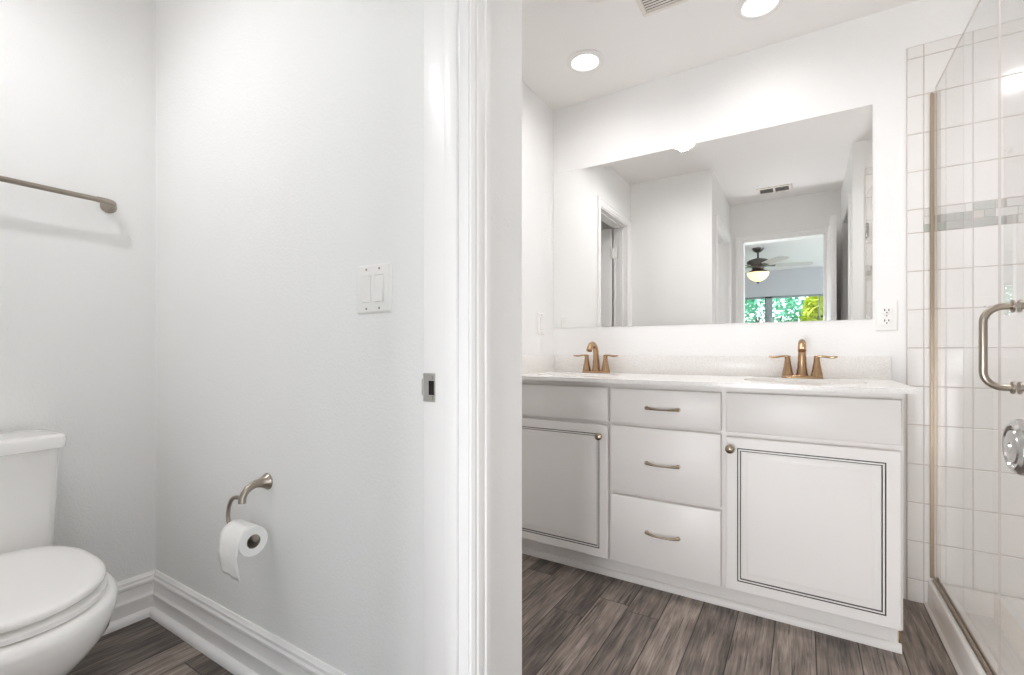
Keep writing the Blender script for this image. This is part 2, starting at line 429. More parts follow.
# linen closet
jb = MB()
for y0, y1 in ((LY0-.018, LY0), (LY1, LY1+.018)): jb.box((XR-.004, y0, 0), (XR+.115, y1, DH))
jb.box((XR-.004, LY0, DH), (XR+.115, LY1, DH+.018))
struct('trim_7', jb, M['trim'], label='white jamb of the linen closet doorway, seen in the mirror', cat='door jamb')
struct('trim_8', casing_face(XR, -1, 'y', LY0-.012, LY1+.012, DH+.008), M['trim'], angle=25, label='white casing of the linen closet doorway, seen in the mirror', cat='casing')
# bedroom doorway
jb = MB()
for x0, x1 in ((EX0-.018, EX0), (EX1, EX1+.018)): jb.box((x0, YE-.119, 0), (x1, YE+.004, DH))
jb.box((EX0, YE-.119, DH), (EX1, YE+.004, DH+.018))
struct('trim_9', jb, M['trim'], label='white jamb of the bedroom doorway, seen in the mirror', cat='door jamb')
struct('trim_10', casing_face(YE, 1, 'x', EX0-.012, EX1+.012, DH+.008), M['trim'], angle=25, label='white casing of the bedroom doorway, seen in the mirror', cat='casing')

def door_leaf(name, c0, c1, label, axis='y'):
    """six-board panel leaf as one box with raised panels on both broad faces; axis = the leaf's length"""
    mb = MB(); mb.box(c0, c1, bev=.002)
    (x0, y0, z0), (x1, y1, z1) = c0, c1
    L0, L1 = (y0, y1) if axis == 'y' else (x0, x1)
    w = L1-L0
    for a, b in ((.17, .46), (.54, .83)):
        for za, zb in ((.1, .38), (.44, .72), (.78, .93)):
            p0, p1 = L0+w*a, L0+w*b; q0, q1 = z0+(z1-z0)*za, z0+(z1-z0)*zb
            if axis == 'y': mb.box((x0-.004, p0, q0), (x1+.004, p1, q1), bev=.004)
            else: mb.box((p0, y0-.004, q0), (p1, y1+.004, q1), bev=.004)
    return struct(name, mb, M['trim'], label=label, cat='door')

d1 = door_leaf('door_1', (.186, YE+.01, .008), (.222, .612, 2.03), 'white bedroom door standing open against the hall wall')
kb = MB()
ky, kz = .553, .925
kb.lathe([(.0, 0), (.030, 0), (.030, .004), (.026, .009), (.013, .011), (.0115, .022), (.019, .028), (.0245, .033), (.0255, .039), (.0238, .044), (.0205, .0465), (.0190, .0462), (.0178, .0440), (.0160, .0440), (.0145, .0462), (.0080, .0470), (.0040, .0468), (.0032, .0440), (.0, .0440)], (.1855, ky, kz), (-1, 0, 0), n=40)
for v in kb.bm.verts:
    v.co = (.1855+(v.co.x-.1855)*.80, ky+(v.co.y-ky)*.92, kz+(v.co.z-kz)*.92)
kn = kb.build('door_knob', M['chrome'], d1); tag(kn, label='satin chrome door knob')
kb = MB(); kb.lathe([(0, 0), (.030, 0), (.030, .004), (.026, .009), (.013, .011), (.0115, .022), (.019, .028), (.0245, .033), (.0235, .044), (.018, .0465), (0, .0465)], (.2225, ky, kz), (1, 0, 0), n=28)
kb.build('door_knob', M['chrome'], d1)
d2 = door_leaf('door_2', (-1.955, 1.090, .008), (-1.362, 1.125, 2.03), 'white closet door standing open inside the closet, seen in the mirror', axis='x')
for zc in (.25, 1.05, 1.83):
    hb = MB(); hb.box((-1.362, 1.087, zc-.045), (-1.318, 1.0895, zc+.045)); hb.tube([(-1.357, 1.128, zc-.045), (-1.357, 1.128, zc+.045)], .006)
    hb.build('hinge', M['plastic'], d2)

# ---------------------------------------------------------------- strike plate
st = thing('strike_plate', (-.690, JT-.0005, .93), 'satin metal strike plate let into the white door jamb', 'strike plate')
mb = MB()
sz0, sz1 = .894, .956
sx0, sx1 = -.7105, -.6775
hx0, hx1, hz0, hz1 = -.6950, -.6795, .909, .940
out = [(sx0, sz0), (sx1, sz0), (sx1, sz1), (sx0, sz1)]; inn = [(hx0, hz0), (hx1, hz0), (hx1, hz1), (hx0, hz1)]
yf, yb = JT-.0022, JT-.0002
mb.loft([[(p[0], y, p[1]) for p in ring] for ring, y in ((out, yb), (out, yf), (inn, yf), (inn, yb))], cap0=False, cap1=False)
mb.loft([[(sx0-.001, JT-.0022, sz0+.012), (sx0-.001, JT-.0022, sz1-.012)], [(sx0-.006, JT-.0012, sz0+.014), (sx0-.006, JT-.0012, sz1-.014)], [(sx0-.008, JT+.003, sz0+.016), (sx0-.008, JT+.003, sz1-.016)]], closed=False, cap0=False, cap1=False)
mb.build('plate', M['chrome'], st)
mb = MB(); mb.box((hx0, JT-.0015, hz0), (hx1, JT-.0003, hz1)); mb.build('latch_hole', M['dark'], st)
for zc in (.9025, .947):
    mb = MB(); mb.lathe([(0, 0), (.0038, 0), (.0034, .0012), (0, .0016)], (-.686, yf, zc), (0, -1, 0), n=12); mb.build('screw', M['chrome'], st)

# ---------------------------------------------------------------- wall plates
def wallplate(root, x0, x1, z0, z1, O, ax, nrm):
    """plate in the plane through O with in-plane axis ax and outward normal nrm"""
    ax, nrm = Vector(ax), Vector(nrm); O = Vector(O)
    def P(a, z, d): return O+ax*a+Vector((0, 0, z))+nrm*d
    mb = MB(); rings = []
    for ins, d in ((0, 0), (0, .002), (.003, .0052), (.006, .006)):
        rings.append([P(p[0], p[1], d) for p in rrect(x0+ins, x1-ins, z0+ins, z1-ins, max(.004-ins*.4, .0015), 3)])
    mb.loft(rings); mb.build('plate', M['plastic'], root)
    return P
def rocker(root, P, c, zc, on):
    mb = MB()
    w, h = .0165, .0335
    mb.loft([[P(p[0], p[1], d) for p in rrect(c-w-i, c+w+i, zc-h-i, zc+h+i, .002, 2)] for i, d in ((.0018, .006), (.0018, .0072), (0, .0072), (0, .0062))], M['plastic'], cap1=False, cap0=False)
    mb.loft([[P(p[0], p[1], .0064) for p in rrect(c-w+i, c+w-i, zc-h+i, zc+h-i, .002, 2)] for i in (0, .0016)], M['gap_shade'], cap0=False, cap1=False)  # flat grey ring paints the shade of the gap round the rocker
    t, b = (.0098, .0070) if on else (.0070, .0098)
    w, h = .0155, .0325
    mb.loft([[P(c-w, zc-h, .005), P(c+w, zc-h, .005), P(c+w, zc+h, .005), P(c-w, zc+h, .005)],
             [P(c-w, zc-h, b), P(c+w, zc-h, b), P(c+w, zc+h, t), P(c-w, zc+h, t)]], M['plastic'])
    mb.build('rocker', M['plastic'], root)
def screw(root, P, a, z):
    mb = MB(); O = P(a, z, .0055); n = (P(a, z, 1)-P(a, z, 0))
    mb.lathe([(0, 0), (.0032, 0), (.0028, .0014), (0, .0018)], O, n, n=12); mb.build('screw', M['nickel'], root)
sw = thing('double_light_switch', (-.907, YT, 1.16), 'white double rocker light switch on the toilet side wall', 'light switch')
P = wallplate(sw, -.061, .061, -.061, .061, (-.907, YT, 1.16), (1, 0, 0), (0, -1, 0))
for c, on in ((-.023, True), (.023, False)):
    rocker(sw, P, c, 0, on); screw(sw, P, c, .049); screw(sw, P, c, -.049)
sw = thing('light_switch', (XA, 2.296, 1.156), 'white single light switch on the wall at the left end of the vanity', 'light switch')
P = wallplate(sw, -.040, .040, -.061, .061, (XA, 2.296, 1.156), (0, 1, 0), (1, 0, 0))
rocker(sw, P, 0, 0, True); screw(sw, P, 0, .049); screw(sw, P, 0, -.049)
ou = thing('wall_outlet', (.2956, YV, 1.150), 'white duplex power outlet on the wall right of the mirror', 'outlet')
P = wallplate(ou, -.037, .037, -.062, .062, (.2956, YV, 1.150), (1, 0, 0), (0, -1, 0))
screw(ou, P, 0, 0)
for zc in (.0215, -.0215):
    mb = MB(); mb.loft([[P(p[0], p[1], d) for p in rrect(-.0175+i, .0175-i, zc-.0145+i, zc+.0145-i, .009, 4)] for i, d in ((0, .005), (0, .0085), (.001, .009))])
    fa = mb.build('receptacle', M['plastic'], ou)
    mb = MB()
    for a, hh in ((-.0068, .0045), (.0068, .0038)):
        mb.loft([[P(a-.0016, zc+.002-hh, d), P(a+.0016, zc+.002-hh, d), P(a+.0016, zc+.002+hh, d), P(a-.0016, zc+.002+hh, d)] for d in (.0086, .0093)])
    n = P(0, 0, 1)-P(0, 0, 0); mb.lathe([(0, 0), (.0026, 0), (.0026, .0007), (0, .0007)], P(0, zc-.0085, .0086), n, n=10)
    mb.build('slots', M['dark'], fa)

# ---------------------------------------------------------------- toilet
def egg(xb, xf, hw, z, n=40, yc=.28, sq=2.0, frac=.42):
    """plan outline: x from xb (back) to xf (front, +X), widest at frac of the length"""
    xc = xb+(xf-xb)*frac; pts = []
    for k in range(n):
        t = 2*PI*k/n; c, s = math.cos(t), math.sin(t)
        e = 2/sq if c < 0 else 1.0
        a = (xf-xc) if c >= 0 else (xc-xb)
        x = xc+a*math.copysign(abs(c)**e, c); y = yc+hw*math.copysign(abs(s)**(e if c < 0 else 1.0), s)
        pts.append((x, y, z))
    return pts
TY = .300
to = thing('toilet', (-1.80, TY, 0), 'white two-piece toilet with closed lid, against the left wall', 'toilet')
mb = MB()
B = [(-2.02, -1.555, .135, 0, 3.2), (-2.02, -1.556, .133, .02, 3.2), (-2.015, -1.565, .126, .06, 3.0), (-2.01, -1.562, .124, .10, 3.0), (-2.0, -1.540, .130, .15, 2.8),
     (-1.995, -1.500, .148, .195, 2.6), (-1.99, -1.455, .170, .230, 2.6), (-1.98, -1.412, .193, .268, 2.6), (-1.97, -1.380, .209, .305, 2.6), (-1.965, -1.362, .217, .345, 2.6), (-1.96, -1.356, .219, .371, 2.6), (-1.955, -1.360, .216, .386, 2.6), (-1.945, -1.373, .206, .3945, 2.6), (-1.94, -1.39, .193, .3955, 2.6)]
mb.loft([egg(xb, xf, hw, z, yc=TY, sq=sq, frac=.5) for xb, xf, hw, z, sq in B])
# rear deck carrying the tank
mb.loft([[(p[0], p[1], z) for p in rrect(-2.105+i, -1.86-i, TY-.175+i, TY+.175-i, .05, 5)] for i, z in ((.07, .20), (.03, .30), (.004, .36), (0, .372), (.004, .382))])
mb.build('bowl', M['porcelain'], to, angle=50)
mb = MB()
mb.loft([egg(-1.88+i, -1.382-i, .195-i, z, yc=TY, sq=2.6, frac=.5) for i, z in ((.008, .3975), (.002, .4005), (.002, .411), (.008, .4155))])
mb.build('seat', M['seat'], to, angle=50)
mb = MB()
mb.loft([egg(-1.895+i, -1.386-i, .192-i, z, yc=TY, sq=3.0, frac=.5) for i, z in ((.020, .4235), (.003, .4250), (0, .429), (.001, .437), (.006, .442), (.02, .4455), (.06, .4475), (.11, .448))])
mb.build('lid', M['seat'], to, angle=50)
for s in (-1, 1):
    mb = MB(); mb.box((-1.905, TY+s*.075-.022, .382), (-1.872, TY+s*.075+.022, .432), bev=.006, seg=3); mb.build('seat_hinge', M['seat'], to)
def tank_ring(x0, x1, hw, z, bow=.018, n=6, r=.03):
    pts = [(x0, TY-hw, z)]
    base = []
    # front with soft bow and rounded corners
    for k in range(n+1):
        t = -PI/2+PI/2*k/n; base.append((x1-r+r*math.cos(t), TY-hw+r+r*math.sin(t)))
    for k in range(1, 8):
        f = k/8; base.append((x1+bow*math.sin(PI*f), TY-hw+r+(2*hw-2*r)*f))
    for k in range(n+1):
        t = PI/2*k/n; base.append((x1-r+r*math.cos(t), TY+hw-r+r*math.sin(t)))
    return [(x0, TY-hw, z)]+[(a, b, z) for a, b in base]+[(x0, TY+hw, z)]
mb = MB()
mb.loft([tank_ring(-2.10, -1.935+d, hw, z) for d, hw, z in ((-.02, .150, .370), (-.002, .170, .378), (.004, .176, .395), (.012, .181, .55), (.016, .185, .70), (.018, .187, .712))])
mb.build('tank', M['porcelain'], to, angle=40)
mb = MB()
mb.loft([tank_ring(-2.108, -1.935+d, hw, z) for d, hw, z in ((.020, .189, .710), (.030, .198, .713), (.031, .200, .739), (.027, .197, .7475), (.015, .187, .751))])
mb.build('tank_lid', M['porcelain'], to, angle=40)
mb = MB(); mb.lathe([(0, 0), (.016, 0), (.016, .006), (.009, .010), (.008, .018), (0, .018)], (-1.906, TY-.14, .665), (1, 0, 0), n=18)
mb.tube([(-1.892, TY-.14, .665), (-1.888, TY-.11, .662), (-1.886, TY-.06, .656)], [.006, .0055, .007]); mb.build('flush_lever', M['chrome'], to)

# ---------------------------------------------------------------- towel bar and paper holder
def flare(mb, O, nrm, path, radii):
    """a post that flares like a trumpet onto the wall"""
    mb.lathe([(0, 0), (.0245, 0), (.025, .003), (.0235, .006), (.0195, .012), (.0155, .020), (.0125, .030), (.0112, .040)], O, nrm, n=24)
    mb.tube(path, radii, n=18)
tb = thing('towel_bar', (XL, .40, 1.53), 'brushed nickel towel bar on the wall above the toilet', 'towel bar')
BZ, BX = 1.5275, XL+.068
for yp, s in ((.664, 1), (.052, -1)):
    mb = MB(); O = (XL, yp, BZ)
    q = [(.034, 0), (.046, .001), (.056, .006), (.063, .014), (.067, .026), (.068, .040), (.068, .052)]
    flare(mb, O, (1, 0, 0), [(XL+a, yp-s*b, BZ) for a, b in q], [.0113, .0110, .0108, .0106, .0105, .0104, .0102])
    mb.build('post', M['nickel'], tb)
mb = MB(); mb.tube([(BX, .618, BZ), (BX, .098, BZ)], .0088, n=18); mb.build('bar', M['nickel'], tb)

HX, HZ = -1.371, .612
ph = thing('toilet_paper_holder', (HX, YT, HZ), 'brushed nickel toilet paper holder with curved arm on the wall', 'paper holder')
mb = MB()
neck = [(0, .036, .0), (0, .050, -.003), (0, .062, -.010), (0, .071, -.021), (0, .076, -.034), (0, .077, -.046)]
flare(mb, (HX, YT, HZ), (0, -1, 0), [(HX+a, YT-b, HZ+c) for a, b, c in neck], [.0112, .0108, .0105, .0103, .0103, .0106])
mb.build('post', M['nickel'], ph)
RY, RZ = YT-.078, .480          # paper roll axis
RX0, RX1 = -1.409, -1.309
mb = MB()
arm = [(HX+.002, YT-.077, HZ-.036), (HX-.02, YT-.078, HZ-.031), (HX-.045, YT-.079, HZ-.037), (HX-.062, RY, HZ-.052), (HX-.072, RY, HZ-.074), (HX-.075, RY, HZ-.1), (HX-.070, RY, RZ+.016), (HX-.060, RY, RZ+.004), (HX-.045, RY, RZ+.001), (HX, RY, RZ+.001), (RX1+.002, RY, RZ+.001)]
def smooth_path(p, it=2):
    p = [Vector(q) for q in p]
    for _ in range(it):
        q = [p[0]]
        for a, b in zip(p, p[1:]): q += [a*.75+b*.25, a*.25+b*.75]
        p = q+[p[-1]]
    return p
sp = smooth_path(arm)
mb.tube(sp, .0058, n=14)
mb.lathe([(0, 0), (.0058, 0), (.0085, .004), (.0095, .009), (.0075, .014), (0, .016)], (RX1, RY, RZ+.001), (1, 0, 0), n=16)
mb.build('arm', M['nickel'], ph)
tp = thing('toilet_paper_roll', (HX, RY, RZ-.01), 'white toilet paper roll with a hanging sheet on the holder', 'toilet paper')
RR, RC = .042, .0185
cz = RZ-RC+.008
mb = MB()
mb.lathe([(RC+.0008, 0), (RR-.002, 0), (RR, .003), (RR, .097), (RR-.002, .100), (RC+.0008, .100), (RC+.0008, 0)], (RX0, RY, cz), (1, 0, 0), n=48, cap=False)
mb.build('roll', M['paper'], tp)
mb = MB(); mb.lathe([(RC-.0008, .0005), (RC+.0009, .0005), (RC+.0009, .0995), (RC-.0008, .0995), (RC-.0008, .0005)], (RX0, RY, cz), (1, 0, 0), n=32, cap=False)
mb.build('core', M['card'], tp)
mb = MB(); rows = []
for k in range(15):
    f = k/14
    if k < 5:
        t = PI/2+PI/2*k/4; y = RY+(RR+.0012)*math.cos(t); z = cz+(RR+.0012)*math.sin(t)
    else:
        g = (k-4)/10; y = RY-RR-.0012-.004*math.sin(g*PI*1.2)+.004*g*g; z = cz-.092*g
    rows.append([Vector((RX0+.001+.098*i/8+(.003*math.sin(f*5) if k > 5 else 0), y+(.0022*math.sin(i*1.7+k*.6) if k > 6 else 0), z-(.010*(i/8) if k == 14 else .006*(i/8)*max(0, k-9)/5))) for i in range(9)])
for th in (0, .0006): pass
mb.loft(rows, closed=False, cap0=False, cap1=False)
sh = mb.build('sheet', M['paper'], tp, angle=80)
sm = sh.modifiers.new('thick', 'SOLIDIFY'); sm.thickness = .0007

# ---------------------------------------------------------------- vanity
FY, BYF = 1.922, 1.951           # door faces, face frame
CX0, CX1 = XA+.002, .278
va = thing('vanity_cabinet', ((CX0+CX1)/2, 2.2, 0), 'off-white painted double vanity cabinet with glazed panel doors and three drawers', 'cabinet')
mb = MB()
mb.box((CX0, BYF+.02, .100), (CX1, YV-.002, .118)); mb.box((CX0, YV-.014, .118), (CX1, YV-.002, .871))
for xx in (CX0, CX1-.016): mb.box((xx, BYF+.02, .118), (xx+.016, YV-.014, .871))
for xx in (-.7, -.25): mb.box((xx, BYF+.02, .118), (xx+.012, YV-.014, .70))
mb.build('carcass', M['cab'], va, smooth=False)
mb = MB()
gx = [(-1.237+.002, -1.205), (-.735, -.676), (-.288, -.220), (.246, CX1)]
for a, b in gx: mb.box((a, BYF, .100), (b, BYF+.02, .871))
for z0, z1 in ((.100, .128), (.672, .712), (.835, .871)): mb.box((CX0, BYF+.0004, z0), (CX1, BYF+.02, z1))
for z0, z1 in ((.385, .425),): mb.box((-.735, BYF+.0004, z0), (-.22, BYF+.02, z1))
mb.build('face_frame', M['cab'], va, smooth=False)
def slab(root, name, x0, x1, z0, z1):
    mb = MB()
    P = lambda i, d: [(x0+i, FY+d, z0+i), (x1-i, FY+d, z0+i), (x1-i, FY+d, z1-i), (x0+i, FY+d, z1-i)]
    mb.loft([P(0, BYF-FY-.0005), P(0, .004), (P(.0015, .0012)), P(.004, 0)])
    return mb.build(name, M['cab'], root)
def panel_door(root, x0, x1, z0, z1):
    mb = MB()
    P = lambda i, d: [(x0+i, FY+d, z0+i), (x1-i, FY+d, z0+i), (x1-i, FY+d, z1-i), (x0+i, FY+d, z1-i)]
    rings = [P(0, BYF-FY-.0005), P(0, .004), P(.0015, .0012), P(.004, 0), P(.0380, 0), P(.0388, .0035), P(.0412, .0035), P(.0420, .0008), P(.0470, .0008), P(.0478, .0045), P(.0502, .0045), P(.051, .0030), P(.066, .0030), P(.071, .0014), P(.08, .0010)]
    c, g = M['cab'], M['glaze']
    mats = [c, c, c, c, g, g, g, c, g, g, c, c, c, c]
    mb.loft(rings, cap0=True, cap1=False, mats=mats)
    v = [mb.bm.verts.new(p) for p in P(.08, .0010)]; mb.face(v, c)
    bmesh.ops.remove_doubles(mb.bm, verts=mb.bm.verts, dist=1e-6)
    return mb.build('door', None, root, angle=20)
def knob(root, x, z):
    mb = MB(); mb.lathe([(0, -.001), (.0085, -.001), (.0085, .002), (.0062, .005), (.006, .011), (.0105, .015), (.0150, .019), (.0165, .0235), (.0150, .028), (.0095, .0315), (0, .033)], (x, FY, z), (0, -1, 0), n=24)
    k = mb.build('knob', M['pull'], root); return k
def pull(root, xc, z):
    mb = MB(); n = 22; path = []; rad = []
    for k in range(n+1):
        f = k/n*2-1
        path.append((xc+.063*f, FY-.004-.019*(1-abs(f)**2.6), z-.002*(1-f*f)))
        a = abs(f); r = .0036+.0034*max(0, (a-.30)/.70)**1.1
        rad.append((r*1.25, r))
    mb.tube(path, rad, n=12)
    for s in (-1, 1): mb.lathe([(0, 0), (.0085, 0), (.0085, .003), (.0065, .006), (0, .007)], (xc+s*.0625, FY, z), (0, -1, 0), n=14)
    return mb.build('handle', M['pull'], root)
LX0, LX1, MX0, MX1, NX0, NX1 = -1.222, -.7095, -.697, -.262, -.2435, .270
slab(va, 'false_drawer_front', LX0, LX1, .700, .847)
dl = panel_door(va, LX0, LX1, .109, .6845); knob(dl, -.7435, .637)
for z0, z1, hz in ((.702, .846, .771), (.410, .688, .545), (.109, .394, .260)):
    dw = slab(va, 'drawer', MX0, MX1, z0, z1); pull(dw, (MX0+MX1)/2, hz)
slab(va, 'false_drawer_front', NX0, NX1, .702, .848)
dr = panel_door(va, NX0, NX1, .109, .6815); knob(dr, -.228, .640)
# plinth with shoe moulding and a raw wood end
mb = MB(); mb.box((CX0, 2.012, 0), (CX1-.006, 2.03, .101)); mb.box((CX1-.026, 2.008, 0.0), (CX1-.006, 2.016, .101))
mb.build('plinth', M['cab'], va, smooth=False)
mb = MB(); mb.loft([[(x, 2.013-(d-.012), z) for d, z in [(.012, 0), (.028, 0), (.0278, .012), (.025, .020), (.019, .026), (.012, .027)]] for x in (CX0, CX1+.004)])
mb.build('shoe_moulding', M['cab'], va)
mb = MB(); mb.box((CX1-.006, 2.0135, 0), (CX1-.002, YV-.002, .0995)); e = mb.build('end_panel', M['rawwood'], va, smooth=False); tag(e, label='raw wood toe kick end')

# countertop with two sink cut-outs, splashes
TZ0, TZ1 = .8715, .8875
TX0, TX1, TYF = XA+.001, .309, 1.882
SINKS = (-.955, .0)
SYC, SHX, SHY = 2.165, .205, .145
ct = thing('vanity_countertop', ((TX0+TX1)/2, 2.2, TZ0), 'pale speckled quartz worktop lying across the vanity', 'countertop')
bm = bmesh.new()
def loop(pts, z):
    vs = [bm.verts.new((p[0], p[1], z)) for p in pts]
    return [bm.edges.new((vs[i], vs[(i+1) % len(vs)])) for i in range(len(vs))]
def oval(cx, sx=1.0, n=40):
    pts = []
    for k in range(n):
        t = 2*PI*k/n; c, s = math.cos(t), math.sin(t)
        pts.append((cx+SHX*sx*math.copysign(abs(c)**.72, c), SYC+SHY*sx*math.copysign(abs(s)**.72, s)))
    return pts
es = loop([(TX0, TYF), (TX1, TYF), (TX1, YV-.001), (TX0, YV-.001)], TZ1)
for sx in SINKS: es += loop(oval(sx), TZ1)
bmesh.ops.triangle_fill(bm, edges=es, use_beauty=True)
for f in list(bm.faces):
    c = f.calc_center_median()
r = bmesh.ops.extrude_face_region(bm, geom=list(bm.faces))
bmesh.ops.translate(bm, verts=[v for v in r['geom'] if isinstance(v, bmesh.types.BMVert)], vec=(0, 0, TZ0-TZ1))
mb = MB(); mb.bm.free(); mb.bm = bm
mb.build('slab', M['quartz'], ct, angle=40)
mb = MB(); mb.box((TX0, YV-.017, TZ1), (TX1, YV-.001, .9825), bev=.0012); mb.build('backsplash', M['quartz'], ct)
mb = MB(); mb.box((TX0, TYF+.004, TZ1), (TX0+.016, YV-.0172, .9825), bev=.0012); mb.build('side_splash', M['quartz'], ct)
for cx, lab in ((SINKS[0], 'white oval undermount sink below the left faucet'), (SINKS[1], 'white oval undermount sink below the right faucet')):
    sk = thing('undermount_sink', (cx, SYC, TZ0-.14), lab, 'sink', 'sinks in the vanity worktop')
    mb = MB(); rings = []
    for sc_, z in ((1.10, TZ0-.0005), (1.02, TZ0-.0005), (1.0, TZ0-.004), (.97, TZ0-.04), (.90, TZ0-.09), (.74, TZ0-.120), (.45, TZ0-.132), (.09, TZ0-.137)):
        rings.append([(p[0], p[1], z) for p in oval(cx, sc_)])
    for sc_, z in ((.09, TZ0-.145), (.5, TZ0-.142), (.80, TZ0-.130), (.97, TZ0-.095), (1.04, TZ0-.045), (1.10, TZ0-.012), (1.10, TZ0-.0005)):
        rings.append([(p[0], p[1], z) for p in oval(cx, sc_)])
    mb.loft(rings, cap0=False, cap1=False); mb.build('basin', M['porcelain'], sk, angle=60)
    mb = MB(); mb.lathe([(.0, -.003), (.022, -.003), (.024, .001), (.018, .002), (.012, -.001), (0, -.001)], (cx, SYC, TZ0-.137), (0, 0, 1), n=20); mb.build('drain', M['bronze'], sk)

def faucet(cx, label, cy=2.372):
    z = TZ1
    fa = thing('bathroom_faucet', (cx, cy, z), label, 'faucet', 'bronze faucets on the vanity worktop')
    mb = MB()
    mb.loft([[(p[0], p[1], z+zz) for p in rrect(cx-.0775+i, cx+.0775-i, cy-.027+i, cy+.027-i, .0265-i*.6, 8)] for i, zz in ((.0, .0005), (0, .006), (.002, .010), (.006, .0125))])
    mb.build('base', M['bronze'], fa)
    mb = MB()
    path = [(0, .0), (0, .02), (.0, .045), (-.002, .075), (-.006, .105), (-.016, .130), (-.034, .147), (-.056, .152), (-.076, .145), (-.091, .130), (-.099, .114)]
    rad = [.0235, .0205, .0180, .0160, .0148, .0140, .0138, .0140, .0145, .0150, .0152]
    mb.tube(smooth_path([(cx, cy+.004+a, z+.010+b*.955) for a, b in path], 1), [rad[min(10, int(round(i*10/21)))] for i in range(22)], n=20)
    mb.build('spout', M['bronze'], fa)
    for s in (-1, 1):
        hx = cx+s*.0535
        mb = MB()
        mb.lathe([(0, .010), (.0225, .010), (.0225, .016), (.0205, .024), (.0165, .045), (.0130, .066), (.0112, .080), (.0115, .086), (.0095, .091), (0, .0925)], (hx, cy, z), (0, 0, 1), n=24)
        lp = [(hx-s*.010, cy, z+.0895), (hx+s*.004, cy-.001, z+.094), (hx+s*.022, cy-.004, z+.0945), (hx+s*.042, cy-.008, z+.091), (hx+s*.058, cy-.011, z+.0905), (hx+s*.072, cy-.013, z+.093)]
        mb.tube(smooth_path(lp, 1), [(.007, .006), (.0085, .007), (.0090, .0062), (.0080, .0052), (.0072, .0046), (.0072, .0045), (.0078, .0048), (.0085, .0050), (.0085, .0050), (.0075, .0046), (.0060, .0040), (.003, .0025)], n=14)
        mb.build('handle', M['bronze'], fa)
    return fa
faucet(SINKS[0]+.014, 'champagne bronze faucet with two levers near the left end of the worktop')
faucet(SINKS[1], 'champagne bronze faucet with two levers near the right end of the worktop')

# ---------------------------------------------------------------- mirror
mr = thing('wall_mirror', (-.494, YV, 1.137), 'wide frameless mirror on the wall above the vanity', 'mirror')
mb = MB()
mx0, mx1, mz0, mz1 = XA+.002, .2495, 1.1375, 2.0335
P = lambda i, d: [(mx0+i, YV-d, mz0+i), (mx1-i, YV-d, mz0+i), (mx1-i, YV-d, mz1-i), (mx0+i, YV-d, mz1-i)]
mb.loft([P(0, .001), P(0, .0035), P(.0235, .0042)], cap1=True)
mb.build('glass', M['mirror'], mr, smooth=False)

# ---------------------------------------------------------------- ceiling lights and vents
def downlight(x, y, label, strength, col):
    em = mat('lamp_lens', srgb(255, 252, 246), .5, emit=col, estr=3.0)
    t = thing('recessed_ceiling_light', (x, y, H), label, 'ceiling light', 'recessed ceiling lights')
    mb = MB(); mb.lathe([(.064, -.0005), (.091, -.0005), (.0915, .003), (.088, .0065), (.070, .010), (.0645, .0075), (.064, -.0005)], (x, y, H), (0, 0, -1), n=40, cap=False)
    mb.build('trim_ring', M['can'], t)
    ld = bpy.data.lights.new('lamp', 'SPOT'); ld.energy = strength; ld.color = col[:3]; ld.spot_size = math.radians(172); ld.spot_blend = 1.0; ld.shadow_soft_size = .025
    lo = bpy.data.objects.new('lamp', ld); COL.objects.link(lo); lo.location = (0, 0, -.033); lo.parent = t
    mb = MB(); mb.lathe([(0, -.0005), (.0640, -.0005), (.0640, .0045), (0, .0060)], (x, y, H), (0, 0, -1), n=32)
    mb.build('lens', em, t)
WARM = (1.0, .96, .955, 1); NEUT = (.985, .975, 1.0, 1)
downlight(-.895, 2.115, 'lit round recessed ceiling light above the left faucet', LAMP_ALCOVE, WARM)
downlight(-.145, 2.135, 'lit round recessed ceiling light above the right faucet, cut by the top edge', LAMP_ALCOVE, WARM)
downlight(-.10, 1.86, 'added round recessed fill light before the right half of the mirror, out of view', LAMP_FILL_RIGHT, NEUT)  # unseen fixture, added to brighten the vanity area
downlight(-.66, 1.70, 'added round recessed fill light beside the exhaust vent, glimpsed at the mirror top edge', LAMP_FILL_LEFT, NEUT)  # fixture put in as fill for the left vanity front and the facing wall
downlight(-1.58, .13, 'lit round recessed ceiling light above the toilet, out of view', LAMP_TOILET, NEUT)
downlight(.92, 1.52, 'lit round recessed ceiling light above the shower, out of view', LAMP_SHOWER, NEUT)

def grille(x0, x1, y0, y1, label, name='ceiling_vent', split=False, flip=False, pitch=.018, rim=.026):
    t = thing(name, ((x0+x1)/2, (y0+y1)/2, H), label, 'vent')
    mb = MB(); w = rim
    def fr(a, b, c, d):
        mb.box((a, b, H-.008), (c, d, H+.0), bev=.002)
    fr(x0, y0, x1, y0+w); fr(x0, y1-w, x1, y1); fr(x0, y0+w, x0+w, y1-w); fr(x1-w, y0+w, x1, y1-w)
    if split: fr((x0+x1)/2-.008, y0+w, (x0+x1)/2+.008, y1-w)
    mb.build('frame', M['vent'], t)
    mb = MB(); mb.box((x0+w, y0+w, H-.0015), (x1-w, y1-w, H-.0005)); mb.build('cavity', M['dark'], t)
    mb = MB()
    n = int((y1-y0-2*w)/pitch); f = -1 if flip else 1
    for k in range(n):
        y = y0+w+(k+.5)*(y1-y0-2*w)/n
        mb.loft([[(x, y-f*.0032, H-.0062), (x, y-f*.0024, H-.0070), (x, y+f*.0032, H-.0030), (x, y+f*.0024, H-.0022)] for x in (x0+w, x1-w)])
    mb.build('louvres', M['vent'], t)
grille(-.565, -.27, 1.770, 1.958, 'pale square ceiling exhaust vent cut by the top edge of the picture', flip=True, pitch=.0145, rim=.018)
